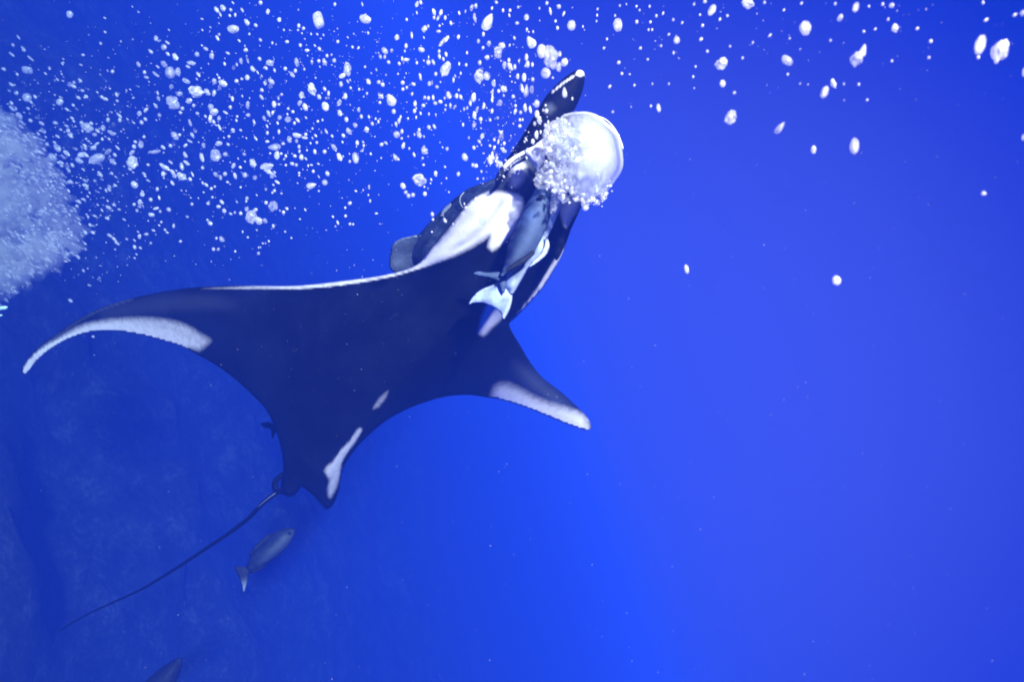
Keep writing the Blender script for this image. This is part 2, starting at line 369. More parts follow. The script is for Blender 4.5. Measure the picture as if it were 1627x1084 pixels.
# pelvic fins and tail
inflate('pelvic_fin', [(453, 750), (446, 752), (437, 759), (432, 768), (433, 778), (440, 785), (447, 786), (444, 778), (441, 770), (446, 763), (454, 762)], 4.86, .05, 7, 2.0, M_MANTA, ROOT,
        {'white': lambda q: 0*q[:, 0], 'pale': lambda q: 0*q[:, 0]})
inflate('pelvic_fin', [(450, 760), (446, 770), (446, 782), (454, 789), (466, 789), (474, 780), (480, 770), (470, 758)], 4.82, .06, 10, 2.4, M_MANTA, ROOT,
        {'white': lambda q: 0*q[:, 0], 'pale': lambda q: .8*pmask(q, [(450, 778), (462, 776), (466, 787), (454, 790)], 8)})
TAIL = [(447, 778, 4.84), (432, 789, 4.88), (415, 803, 4.9), (395, 824, 4.95), (365, 847, 5.0), (340, 864, 5.05), (310, 884, 5.1), (270, 910, 5.2), (225, 937, 5.3), (180, 958, 5.4), (135, 979, 5.5), (93, 1004, 5.6)]
def tail_mat():
    a = N('tail_skin'); a.p.inputs['Base Color'].default_value = (.0015, .002, .004, 1); a.p.inputs['Roughness'].default_value = .9; a.p.inputs['Specular IOR Level'].default_value = .03; return a.m
tube('tail', TAIL, 3.6, 0.9, tail_mat(), ROOT)
tube('tail_ridge', [(438, 784, 4.83), (428, 791, 4.85), (418, 799, 4.87), (408, 808, 4.88)], 1.2, .4, plain('tail_ridge_skin', (.12, .14, .18)), ROOT)

# ------------------------------------------------------------------ fishes
def z0(q): return 0*q[:, 0]
F = empty('remora', P(845, 370, 3.1)); tag(F, 'grey remora with small dark forked tail clinging along the head of the manta', 'remora')
inflate('body', [(846, 308), (836, 324), (826, 342), (815, 368), (807, 390), (803, 412), (797, 430), (793, 438), (800, 440), (812, 431), (832, 420), (846, 404), (858, 384), (868, 362), (876, 338), (880, 318), (876, 302), (864, 294), (853, 298)],
        lambda x, y: 3.26+.0006*(y-300), .16, 22, 3.0, M_REMD, F, {'white': z0, 'pale': lambda q: .9*smooth(seg_dist(q, catmull([(880, 315), (868, 362), (846, 404), (812, 432)], 8, False), False)[0], 40, 8)})
inflate('tail_fin', [(752, 434), (760, 431), (775, 433), (792, 432), (801, 436), (804, 450), (801, 466), (796, 461), (790, 447), (776, 441), (758, 438)], 3.37, .022, 6, 2.2, M_REMD, F, {'white': z0, 'pale': lambda q: .4+z0(q)})
inflate('dorsal_fin', [(846, 398), (838, 404), (822, 414), (804, 428), (808, 431), (826, 422), (842, 411), (850, 402)], 3.25, .03, 4, 2.0, M_GREYD, F, {'pale': z0})
inflate('eye', [(856, 310), (860, 309), (863, 312), (862, 316), (858, 317), (855, 314)], 3.175, .02, 3, 1.4, plain('fish_eye', (.01, .01, .012), .2), F, iters=2)
G = empty('remora', P(850, 400, 3.2)); tag(G, 'pale remora with broad whitish tail fin, behind the grey remora', 'remora')
inflate('body', [(876, 290), (888, 292), (896, 302), (892, 322), (886, 342), (876, 366), (869, 380), (868, 398), (856, 414), (838, 430), (826, 450), (814, 468), (803, 458), (802, 446), (812, 430), (838, 404), (852, 382), (862, 360), (870, 336), (874, 312)],
        3.40, .08, 11, 2.6, M_REMP, G, {'white': lambda q: .9*smooth(seg_dist(q, catmull([(894, 305), (886, 342), (869, 384), (862, 408), (838, 430), (814, 468)], 8, False), False)[0], 9, 3), 'pale': lambda q: .6*pmask(q, [(838, 425), (820, 440), (812, 452), (808, 440), (828, 420), (842, 406)], 8)})
inflate('tail_fin', [(800, 447), (812, 456), (814, 474), (809, 494), (799, 510), (797, 500), (789, 491), (777, 485), (764, 481), (752, 482), (743, 485), (750, 473), (763, 461), (782, 453)], 3.41, .025, 10, 2.2, M_REMP, G,
        {'white': lambda q: .8*smooth(seg_dist(q, catmull([(745, 484), (762, 461), (800, 448), (813, 470), (800, 508)], 8, False), False)[0], 6, 1), 'pale': z0})
inflate('pelvic_fin', [(868, 376), (873, 388), (870, 402), (858, 414), (840, 426), (846, 416), (858, 404), (864, 392)], 3.36, .02, 5, 2.0, M_REMP, G, {'white': lambda q: 1+z0(q), 'pale': z0})

H = empty('reef_fish', P(730, 360, 4.2)); tag(H, 'dark mottled fish with rounded tail swimming behind the manta wing edge', 'fish')
HD = 4.15
inflate('body', [(664, 376), (680, 356), (700, 336), (724, 314), (745, 299), (770, 290), (800, 278), (838, 268), (862, 275), (850, 305), (815, 345), (768, 385), (720, 415), (680, 430), (655, 425), (652, 400)],
        HD, .34, 50, 4.0, M_MOT, H, {'pale': z0})
inflate('tail_fin', [(668, 374), (650, 376), (635, 380), (624, 388), (620, 405), (619, 424), (630, 434), (655, 434), (672, 420), (676, 395)], HD, .05, 14, 2.6, M_MOT, H,
        {'pale': lambda q: .45*lmask(q, [(621, 392), (636, 379.5), (662, 374.5)], 1.5, 1, 1.5)+.12*smooth(q[:, 0], 665, 625)})
inflate('dorsal_fin', [(699, 342), (705, 331), (712, 325), (718, 321), (716, 329), (708, 338), (701, 345)], HD-.1, .02, 4, 1.8, M_MOT, H, {'pale': lambda q: .2+z0(q)})
tube('pectoral_fin', [(738, 305, HD-.19), (732, 312, HD-.2), (731, 321, HD-.2), (735, 329, HD-.2), (740, 334, HD-.18)], .9, .5, plain('fin_edge', (.25, .28, .32)), H, step=2)

I = empty('reef_fish', P(425, 885, 5.6)); tag(I, 'small grey fish with forked tail swimming alone below the manta tail', 'fish')
inflate('body', [(468, 842), (453, 840), (434, 848), (415, 866), (400, 879), (394, 896), (391, 904), (396, 912), (406, 907), (422, 898), (438, 887), (454, 873), (465, 857)], 5.6, .20, 19, 2.8, M_GREY, I, {'pale': lambda q: .10*pmask(q, [(466, 850), (455, 868), (430, 888), (410, 900), (425, 880), (450, 855)], 12)})
inflate('tail_fin', [(396, 903), (385, 901), (372, 902), (377, 913), (383, 927), (387, 942), (392, 928), (395, 914), (399, 908)], 5.6, .025, 6, 2.2, M_GREYD, I, {'pale': lambda q: .5*smooth(q[:, 1], 915, 940)})
inflate('dorsal_fin', [(440, 846), (424, 852), (408, 866), (396, 881), (399, 886), (412, 871), (430, 856)], 5.6, .02, 4, 2.2, M_GREYD, I, {'pale': z0})
inflate('eye', [(459, 846), (461, 845.5), (462.5, 847), (461.5, 849), (459.5, 849), (458, 847.5)], 5.47, .03, 2, 1, plain('small_fish_eye', (.005, .005, .006), .2), I, iters=1)
inflate('anal_fin', [(424, 897), (412, 907), (400, 912), (398, 907), (410, 900)], 5.6, .02, 4, 2.2, M_GREYD, I, {'pale': z0})
J = empty('reef_fish', P(245, 1090, 5.4)); tag(J, 'dark fish seen only by its head at the bottom edge', 'fish')
inflate('body', [(289, 1048), (281, 1047), (262, 1058), (246, 1070), (230, 1085), (215, 1104), (203, 1130), (200, 1140), (208, 1143), (232, 1130), (254, 1116), (272, 1100), (283, 1078), (289, 1060)], 5.4, .22, 22, 3.0, M_GREYD, J, {'pale': lambda q: .0+z0(q)})
inflate('tail_fin', [(204, 1132), (190, 1138), (172, 1140), (183, 1152), (190, 1172), (198, 1160), (208, 1145)], 5.4, .025, 6, 2.6, M_GREYD, J, {'pale': z0})
L = empty('reef_fish', P(450, 680, 5.3)); tag(L, 'small dark fish tail poking out past the left flank of the manta', 'fish')
inflate('body', [(434, 676), (446, 668), (462, 662), (482, 662), (496, 668), (480, 680), (460, 688), (442, 688), (435, 683)], 5.25, .14, 10, 2.6, M_GREYD, L, {'pale': z0})
inflate('tail_fin', [(438, 682), (434, 674), (424, 671), (414, 674), (420, 680), (430, 683), (432, 698), (436, 692), (439, 686)], 5.25, .025, 4, 1.8, M_GREYD, L, {'pale': z0})

# ------------------------------------------------------------------ the dome shaped bubble
def ico(sub):
    import bmesh
    bm = bmesh.new(); bmesh.ops.create_icosphere(bm, subdivisions=sub, radius=1)
    v = np.array([x.co[:] for x in bm.verts]); f = np.array([[w.index for w in t.verts] for t in bm.faces]); bm.free(); return v, f
def joined(name, items, mat, sub=1, parent=None, wob=0.0):
    """items: (world position, (sx, sy, sz) metres, angle) ; one mesh of many small bubbles"""
    v0, f0 = ico(sub); V = []; Fs = []; k = 0; org = np.array(parent.location[:]) if parent is not None else 0
    for (p, s, a) in items:
        w = v0*(1+wob*rng.uniform(-1, 1, (len(v0), 1))) if wob else v0
        M = np.array(CAMROT@Matrix.Rotation(math.radians(a), 3, 'Z')@Matrix.Diagonal(Vector(s)))
        V.append(w@M.T+np.array(p[:])-org); Fs.append(f0+k); k += len(v0)
    V = np.concatenate(V); Fs = np.concatenate(Fs)
    me = bpy.data.meshes.new(name); me.from_pydata(V.tolist(), [], Fs.tolist()); me.polygons.foreach_set('use_smooth', [True]*len(Fs)); me.materials.append(mat)
    return link(name, me, parent)
DD = 3.15; DR = 68*K*DD
D = empty('dome_bubble', P(921, 250, DD)); tag(D, 'huge bright dome shaped air bubble in front of the manta mouth', 'bubble')
ax = (RV*.80+UV*.10+BV*.58).normalized(); sd = ax.cross(Vector((0, 0, 1))).normalized(); td = ax.cross(sd)
def dome(name, R, hh, back, mat, bump, amax=math.pi/2, na=36, nb=90):
    v = []; f = []; rows = []
    for i in range(na+1):
        t = amax*i/na; rows.append((math.sin(t)*R, math.cos(t)*R*hh))
    if back:
        for i in range(1, 15):
            t = i/14; rows.append((R*(1-t), -back*R*math.sin(t*math.pi/2)**.8*.8))
    for (r, h) in rows:
        for k in range(nb):
            a = 2*math.pi*k/nb; p = ax*h+(sd*math.cos(a)+td*math.sin(a))*max(r, 1e-4)
            back_w = min(1, max(0, .55-h/R)*1.8)
            n_ = noise.fractal(p*22, .8, 2.1, 4)*bump*R*back_w+noise.noise(p*9)*R*.055
            v.append(p+p.normalized()*n_)
    for i in range(len(rows)-1):
        for k in range(nb): f.append((i*nb+k, (i+1)*nb+k, (i+1)*nb+(k+1) % nb, i*nb+(k+1) % nb))
    me = bpy.data.meshes.new(name); me.from_pydata(v, [], f); me.polygons.foreach_set('use_smooth', [True]*len(f)); me.materials.append(mat)
    at = me.attributes.new('solid', 'FLOAT', 'POINT'); at.data.foreach_set('value', [min(1, max(0, (p.dot(RV)-.15*p.dot(UV))/R*1.1+.42)) for p in v])
    return link(name, me, D)
dome('air_core', DR*.955, .88, .35, M_DOME, .22)
dome('water_film', DR*1.02, .97, 0, M_CLEAR, .03)
tube('film_rim_highlight', [(944, 183, DD-.02), (958, 187, DD-.05), (970, 196, DD-.07), (980, 210, DD-.08), (987, 226, DD-.08), (990, 237, DD-.08)], .7, 1.0, plain('film_highlight', (.9, .9, .95), .15), D, step=3)  # highlight along the film's edge, modelled as a thin white tube
fr = []
for _ in range(360):                                                  # ragged fringe under and behind the dome
    u = random.random()
    if u < .42: t = random.random(); x = 893+75*t+random.gauss(0, 3); y = 292+28*math.sin(t*2.3)+random.gauss(0, 4.5)-max(0, t-.75)*60; r = abs(random.gauss(0, 2.0))+1.0
    elif u < .85: x = random.gauss(887, 10); y = random.uniform(194, 305); r = abs(random.gauss(0, 2.4))+.8
    else: x = random.gauss(893, 9); y = random.uniform(290, 322); r = abs(random.gauss(0, 1.2))+.7
    d = DD-.02+random.gauss(0, .06); r *= K*d
    fr.append((P(x, y, d), (r, r*random.uniform(.8, 1.5), r), random.uniform(0, 180)))
tag(joined('froth', fr, M_FROTH, 2, D, .06), kind='stuff')
def veil(name, blobs, mat, parent=None, seed=0, sub=5, amp=.35, fr=2.2):
    v0, f0 = ico(sub); V = []; Fs = []; k = 0; org = np.array(parent.location[:]) if parent is not None else 0
    for (x, y, d, rx, ry, rz, a) in blobs:
        off = Vector((random.random()*50, random.random()*50, 0))
        n_ = np.array([1+amp*noise.fractal(Vector(c)*fr+off, .7, 2.2, 6) for c in v0])[:, None]
        M = np.array(CAMROT@Matrix.Rotation(math.radians(a), 3, 'Z')@Matrix.Diagonal(Vector((rx*K*d, ry*K*d, rz*K*d))))
        V.append((v0*n_)@M.T+np.array(P(x, y, d)[:])-org); Fs.append(f0+k); k += len(v0)
    V = np.concatenate(V); Fs = np.concatenate(Fs)
    me = bpy.data.meshes.new(name); me.from_pydata(V.tolist(), [], Fs.tolist()); me.polygons.foreach_set('use_smooth', [True]*len(Fs)); me.materials.append(mat)
    return link(name, me, parent)
tag(veil('foam_veil', [(884, 232, DD, 20, 34, 16, 10), (893, 205, DD-.02, 18, 14, 12, -40), (872, 282, DD+.03, 22, 18, 12, 20), (893, 285, DD, 16, 22, 12, -10), (884, 312, DD+.06, 7, 26, 6, -12)], M_VEIL, D), kind='stuff')

# ------------------------------------------------------------------ air bubbles (picture units, tile origin, scale: x, y, length, width, lean)
T = {}
T[(0, 0, 8.03)] = [(890,180,90,80,0),(350,890,120,90,90),(300,620,90,35,40),(390,740,110,30,50),(150,690,90,30,50),(165,570,50,35,40),(235,470,70,25,40),(1340,405,40,25,50),(1285,550,45,30,40),(1435,910,50,45,0),(945,1050,45,45,0),(890,1075,60,50,0),(580,935,50,25,50),(220,945,45,30,40),(630,860,40,30,40),(50,880,60,40,50)]
T[(200, 0, 8.03)] = [(1370,365,150,105,90),(1240,100,85,70,45),(1160,120,90,50,30),(1205,180,70,25,20),(1338,120,45,35,30),(1325,195,40,30,30),(1395,185,55,30,0),(1485,125,70,30,30),(1365,30,45,20,40),(1545,280,90,60,45),(1190,435,40,35,0),(1168,483,80,35,30),(1445,515,50,25,40),(385,485,70,50,0),(530,540,70,30,50),(485,598,80,75,0),(318,655,75,45,50),(537,685,60,35,35),(632,725,105,65,35),(1020,620,70,40,60),(908,693,70,60,0),(1095,713,80,60,0),(1300,675,60,30,60),(1530,638,60,55,0),(1550,750,110,35,15),(1470,775,80,55,10),(1415,820,50,30,20),(1375,858,60,50,0),(1260,812,50,30,20),(162,818,80,45,25),(405,848,60,25,50),(487,815,90,70,40),(565,922,145,125,0),(665,915,110,80,10),(840,802,105,55,80),(793,848,65,35,60),(238,920,50,40,0),(260,983,65,35,70),(375,940,90,35,45),(410,965,40,30,40),(925,948,80,35,35),(905,1005,40,20,40),(770,1030,110,60,60),(1128,1035,70,65,0),(1240,1060,120,80,60),(1412,1032,50,50,0),(1478,1005,35,35,0),(1550,985,70,60,0),(1190,990,40,30,30),(1575,430,35,30,0)]
T[(0, 135, 8.03)] = [(345,158,110,105,0),(450,150,50,40,40),(760,218,100,80,-45),(205,95,70,50,40),(935,255,45,30,50),(1100,143,60,35,50),(1050,70,50,35,50),(1300,152,50,40,50),(1495,200,45,30,50),(1520,385,100,30,50),(1530,445,60,45,0),(1378,443,60,45,0),(1315,548,80,60,10),(1445,505,55,50,0),(1420,610,110,50,55),(1210,635,60,60,0),(1115,545,150,115,60),(1040,480,50,45,0),(1160,490,45,40,0),(870,585,70,55,0),(910,625,50,30,40),(555,580,110,60,45),(705,480,60,40,55),(735,655,70,30,55),(170,295,110,70,70),(245,390,90,70,40),(1235,940,220,120,110),(1050,885,110,70,100),(1010,965,110,70,50),(735,805,120,75,45),(850,870,110,50,50),(810,920,70,45,50),(670,915,130,80,50),(500,850,110,45,60),(600,755,60,40,50),(1190,800,90,60,-60),(1090,795,75,45,0),(1235,750,70,30,-60),(1380,850,110,60,-60),(1440,980,110,60,45),(1465,890,60,40,40),(860,1030,90,60,20),(940,460,45,25,50),(640,1005,50,20,60),(1305,690,45,35,0),(1500,800,80,25,45)]
T[(200, 135, 8.03)] = [(900,80,200,150,80),(600,225,190,160,30),(1040,90,100,65,30),(1125,100,85,50,-10),(680,105,90,65,90),(805,200,90,70,-60),(720,298,50,45,0),(693,350,50,35,30),(865,260,50,40,0),(1085,285,90,80,0),(1125,345,110,80,-60),(1075,430,100,50,-10),(1190,420,60,50,0),(1120,468,60,40,30),(1335,283,50,50,0),(1555,255,100,60,0),(1560,380,60,45,90),(1365,580,60,60,0),(1315,655,35,35,0),(1270,350,75,30,55),(1420,400,35,30,0),(1410,450,45,25,20),(1360,175,70,35,5),(1200,30,70,45,10),(580,20,60,55,0),(405,100,60,30,15),(415,172,60,50,0),(385,268,65,45,30),(255,320,70,50,-45),(170,365,70,60,0),(248,435,55,40,40),(427,380,55,45,30),(200,475,60,45,30),(912,360,50,40,60),(1015,398,50,30,35),(820,480,110,40,25),(885,585,60,50,20),(850,640,90,45,35),(625,650,120,80,30),(685,635,40,40,0),(815,715,80,25,60),(990,770,70,55,0),(1185,745,95,60,-70),(1305,757,50,35,50),(760,770,60,35,-50),(570,775,45,45,0),(475,795,70,40,50),(190,760,100,70,10),(105,785,60,50,0),(375,848,160,50,95),(300,855,50,30,-45),(232,660,40,35,0),(80,860,80,50,-60),(760,890,90,50,30),(970,925,120,60,12),(1145,900,165,140,30),(1270,885,70,65,0),(1510,880,50,40,50),(775,995,90,45,50),(715,1040,100,50,10),(570,985,70,30,50),(85,990,170,130,20),(500,1050,170,60,60),(1195,540,90,30,25),(1375,1030,80,50,-30),(980,1055,45,40,0),(1465,575,40,30,50),(1460,1050,45,35,50)]
T[(750, 0, 8.03)] = [(205,270,235,120,-25),(35,220,130,45,12),(50,70,75,55,0),(1000,140,100,35,12),(1108,80,55,50,0),(1270,320,130,110,0),(695,215,85,65,0),(750,530,160,110,35),(215,552,75,60,0),(380,580,95,90,-30),(330,670,150,110,0),(192,728,65,60,0),(98,795,70,45,0),(1120,685,80,55,0),(1180,790,110,90,-15),(1000,730,300,190,5),(890,650,180,120,0),(940,930,130,130,0),(1110,850,120,90,0),(90,970,190,130,0),(190,965,110,90,0),(415,830,100,60,0),(485,850,110,60,25),(710,815,90,55,0),(695,725,85,45,0),(470,765,60,35,0),(545,850,70,40,0),(770,820,60,30,0),(585,970,70,45,0),(665,985,110,60,0),(775,1010,60,45,0),(280,1060,90,60,0),(1065,265,40,30,0),(1090,352,50,35,0),(1170,170,70,25,-20),(955,35,50,40,0),(395,128,50,30,0),(485,128,45,35,0),(575,290,50,40,90),(145,432,60,35,0),(82,520,60,40,0),(540,480,50,30,20),(700,370,45,25,0),(780,400,40,22,0),(590,85,40,35,0),(1415,335,40,18,0),(475,190,50,20,15),(310,25,45,35,40),(255,100,45,30,-15),(140,605,40,35,0),(860,100,40,20,0),(1030,990,30,28,0)]
T[(750, 135, 8.03)] = [(20,160,130,65,0),(355,225,80,70,0),(405,50,90,80,30),(340,75,50,40,0),(690,70,170,65,-5),(640,40,120,45,10),(765,55,100,65,0),(525,148,60,50,0),(255,80,60,30,-45),(260,170,110,30,0),(405,130,40,20,15),(150,270,80,35,-15),(65,315,90,45,-15),(255,330,65,35,-5),(550,335,80,40,-20),(620,348,50,40,0),(555,262,40,30,0),(678,290,120,50,5),(745,310,100,40,10),(825,235,100,75,0),(830,370,100,60,0),(860,450,110,70,10),(800,490,60,40,0),(610,443,45,30,0),(645,440,40,25,0),(610,523,45,45,0),(938,515,60,45,10),(950,330,60,45,0),(910,320,40,35,0),(940,258,35,28,0),(1180,90,140,65,5),(1280,172,50,25,0),(1068,528,40,25,0),(972,475,60,25,0),(375,660,90,75,0),(370,605,50,45,0),(130,650,70,55,0),(110,435,55,45,0),(30,385,100,50,0),(30,510,60,70,60),(230,445,40,30,0),(325,420,40,35,0),(90,720,60,35,40),(285,695,45,25,20),(335,725,60,25,-10),(400,830,75,50,20),(410,745,50,35,0),(25,800,55,40,20),(230,775,30,28,0),(285,800,60,25,-20),(825,635,110,60,0),(775,720,70,50,0),(260,920,150,45,0),(310,915,80,45,0),(340,995,130,60,50),(230,960,120,60,10),(50,1035,65,55,0),(10,1020,50,40,0),(945,985,60,60,0),(1045,1030,40,30,0),(1190,470,60,40,0),(1240,500,50,35,0),(1200,600,110,90,0),(875,600,50,25,0),(690,690,60,20,30),(1015,755,35,18,0)]
T[(400, 0, 8.03)] = [(850,250,190,130,18),(1448,238,150,110,70),(1060,50,50,35,0),(1410,48,60,22,15),(1485,415,40,25,20),(205,145,70,50,-20),(112,30,55,50,0),(350,248,60,50,0),(50,318,55,40,45),(600,325,60,40,0),(590,380,30,28,0),(660,358,45,40,0),(595,120,30,25,0),(410,378,35,22,20),(110,505,50,35,40),(450,530,50,40,90),(262,545,40,30,0),(620,573,50,38,10),(705,640,60,40,90),(805,578,40,22,40),(865,620,60,40,35),(1098,528,45,38,0),(1285,598,40,32,20),(1365,603,35,22,20),(915,443,35,20,20),(835,433,35,20,35),(757,430,35,20,15),(640,420,30,20,30),(960,708,48,36,0),(1018,695,30,22,0),(1055,768,60,55,90),(930,790,95,60,25),(855,775,45,40,0),(768,790,60,30,10),(578,795,120,60,12),(235,800,100,80,90),(100,748,55,42,30),(180,865,60,40,45),(290,893,60,30,15),(428,873,50,45,0),(520,948,90,50,35),(557,900,55,40,0),(670,880,40,25,0),(15,875,100,60,30),(75,920,60,20,30),(128,965,45,20,30),(1220,880,180,100,0),(1155,965,90,60,-60),(1225,1035,60,25,25),(1255,1018,40,20,30),(250,1035,100,60,45),(172,1050,80,45,0),(1490,1040,80,55,30),(1140,1070,70,50,0),(1590,885,45,25,20),(1445,850,35,28,0),(1525,930,30,20,20),(815,990,30,20,20)]
T[(600, 0, 8.03)] = [(500,50,85,45,-15),(550,25,60,35,15),(718,150,90,45,15),(720,220,50,35,0),(808,155,80,45,-15),(775,225,75,40,-35),(862,222,60,35,0),(935,290,60,30,12),(1040,160,55,25,10),(500,158,50,20,15),(370,245,40,30,0),(595,365,85,70,-30),(645,330,45,35,0),(790,325,35,28,0),(778,395,60,35,90),(845,520,180,60,-48),(435,445,90,30,5),(245,475,75,60,0),(590,475,40,15,20),(1030,468,60,35,-10),(362,582,65,40,0),(347,648,38,25,0),(560,630,85,65,70),(92,645,100,70,35),(182,645,50,42,0),(35,720,60,40,20),(92,722,55,35,0),(140,790,50,42,40),(275,808,50,35,20),(365,755,85,50,90),(312,745,60,25,0),(330,795,40,20,0),(500,798,45,28,0),(590,770,35,20,20),(648,790,75,55,0),(650,725,50,15,0),(712,790,75,45,25),(785,650,50,35,0),(788,715,75,35,10),(838,750,55,28,15),(873,690,65,35,10),(865,880,210,120,-20),(742,940,55,40,0),(1140,670,45,22,0),(1040,812,45,22,0),(1130,825,45,28,0),(1060,932,45,20,0),(990,965,45,18,20),(968,1015,75,30,0),(545,980,100,35,12),(320,1053,50,55,90),(660,1065,60,50,0),(695,1050,60,25,0),(455,1070,60,40,60),(15,1045,50,50,0),(65,1080,60,50,0),(260,940,30,25,0),(1120,140,50,25,-10),(1200,95,85,50,-10)]
T[(400, 135, 8.03)] = [(770,55,170,110,20),(930,48,60,40,25),(980,105,70,35,0),(965,165,60,35,90),(860,152,70,50,35),(1195,140,80,50,0),(1115,225,95,55,-15),(1262,35,42,32,20),(1370,52,40,28,0),(1470,105,40,28,0),(635,130,95,65,0),(615,230,80,60,-40),(682,280,110,65,22),(285,245,90,60,5),(128,155,75,45,35),(130,62,55,40,30),(235,20,65,60,0),(340,168,50,28,10),(345,245,35,35,0),(382,118,35,32,0),(940,272,120,90,20),(1125,358,85,60,25),(1208,440,65,50,15),(1365,315,60,50,0),(1398,400,60,38,10),(1495,405,50,28,15),(1538,492,55,42,20),(1580,430,35,22,0),(1320,512,65,60,60),(1240,590,100,70,40),(1465,570,75,60,0),(1168,645,55,42,30),(215,365,90,45,20),(268,350,55,35,-20),(160,425,70,48,25),(525,340,42,40,0),(465,300,35,32,0),(355,415,60,60,0),(460,440,80,80,0),(585,448,75,35,40),(545,485,45,35,0),(455,370,35,20,20),(690,415,45,22,35),(843,462,35,32,0),(903,445,35,24,0),(775,553,35,28,0),(887,600,45,22,0),(950,590,75,28,28),(1025,650,45,30,30),(815,645,50,28,35),(775,675,40,20,30),(690,630,50,42,0),(578,638,125,70,75),(675,672,80,35,80),(480,695,85,70,0),(572,715,50,42,0),(330,485,45,28,15),(347,595,65,35,0),(200,610,52,35,0),(195,525,55,22,25),(198,720,50,35,90),(400,748,50,35,90),(285,790,160,95,95),(325,895,110,75,0),(375,875,35,35,0),(603,785,55,38,0),(608,850,40,28,30),(750,742,35,24,15),(830,733,40,36,0),(805,850,65,40,10),(930,850,55,50,0),(1050,795,95,60,35),(1120,920,110,65,30),(1325,930,140,85,10),(1345,738,65,42,0),(1428,772,42,28,0),(1402,840,45,30,90),(1518,878,38,26,10),(1158,728,35,24,20),(550,905,50,40,60),(635,922,75,60,0),(690,940,50,25,40),(515,1005,60,45,70),(570,1020,45,40,0),(435,905,50,30,10),(195,1040,170,90,95),(15,1000,120,80,30),(850,1005,40,25,60),(760,1020,40,25,70),(720,1030,40,22,0),(1250,975,40,35,0),(50,680,70,25,35),(30,470,70,30,20),(705,832,30,25,0),(412,945,32,24,0),(235,872,30,28,0),(435,1022,35,28,0)]
T[(600, 135, 8.03)] = [(170,185,165,120,30),(40,135,90,65,25),(28,222,40,35,0),(322,52,45,40,0),(372,30,45,35,0),(440,112,50,30,-10),(478,235,80,42,0),(583,260,45,45,0),(600,158,50,40,0),(648,165,55,40,0),(708,158,70,32,5),(735,230,55,45,60),(757,22,50,42,60),(800,212,55,45,60),(908,130,100,70,30),(855,165,45,28,0),(1010,138,70,50,0),(1060,150,65,38,20),(928,265,75,32,0),(985,280,70,35,-25),(870,257,32,28,0),(863,312,40,25,0),(1103,305,55,25,0),(1143,288,50,28,0),(1035,62,32,20,0),(1185,230,75,45,0),(470,330,60,40,0),(548,360,45,25,10),(655,372,42,22,0),(492,412,45,22,0),(205,335,70,55,0),(293,405,45,22,0),(275,455,75,48,-10),(235,495,65,38,10),(388,425,32,25,0),(10,465,50,25,10),(1090,505,50,25,0),(725,530,65,38,25),(655,540,50,60,90),(530,570,45,35,0),(530,632,105,60,25),(590,655,40,28,20),(310,590,65,40,0),(243,628,95,85,20),(307,680,35,32,0),(390,655,30,25,0),(470,630,35,22,0),(327,772,90,45,-10),(403,808,38,24,10),(465,888,65,28,20),(225,918,95,60,30),(265,950,30,28,0),(108,740,55,30,35),(50,758,50,45,-50),(600,840,100,90,45),(592,785,35,30,0),(575,932,35,32,0),(585,1018,35,30,60),(888,815,50,45,0),(1115,920,105,75,25),(1163,672,40,28,0),(45,930,28,22,0),(860,1045,30,26,20)]
T[(200, 270, 8.03)] = [(110,188,100,80,40),(210,312,65,60,40),(178,410,70,60,0),(105,440,40,40,0),(178,468,45,35,60),(142,518,50,40,30),(262,820,55,35,90),(175,850,60,50,0),(112,985,60,40,20),(185,995,45,28,50),(318,933,35,28,50),(353,772,50,28,60),(318,378,55,45,20),(330,572,85,50,80),(383,492,75,35,-75),(400,245,55,40,0),(425,355,60,28,15),(437,530,40,38,0),(548,505,65,55,35),(610,712,60,32,0),(452,665,35,30,0),(697,912,40,32,90),(843,435,42,35,30),(783,597,45,30,60),(715,85,140,100,60),(620,70,80,60,30),(595,165,70,45,30),(820,118,55,40,30),(850,55,75,22,25),(475,50,75,50,0),(595,25,70,50,40),(485,103,30,28,0),(285,135,65,25,60),(243,75,50,25,40),(1150,60,80,55,40),(1205,90,60,45,30),(1265,50,55,50,0),(1393,75,85,45,15),(1520,65,70,60,0),(1025,190,65,35,45),(980,165,50,25,20),(1090,238,42,38,0),(1135,212,32,30,0),(1297,155,40,28,55),(1105,348,35,30,30),(1048,428,48,42,40),(1225,410,70,40,40),(1182,468,60,45,90),(1255,523,60,50,30),(1338,560,50,30,60),(1390,543,40,30,0),(1465,555,48,42,0),(1545,362,50,42,0),(1535,400,35,28,0),(1540,495,70,55,0),(1075,680,75,55,50),(1040,638,30,25,0),(1225,885,80,65,50),(1155,872,40,30,0),(1118,1012,50,40,20),(1178,1013,45,38,-30),(1600,605,180,150,20),(1490,790,35,20,0),(1555,860,30,22,60),(1465,220,30,28,0),(1235,605,28,26,0),(992,285,30,20,50),(1395,1040,30,26,0)]
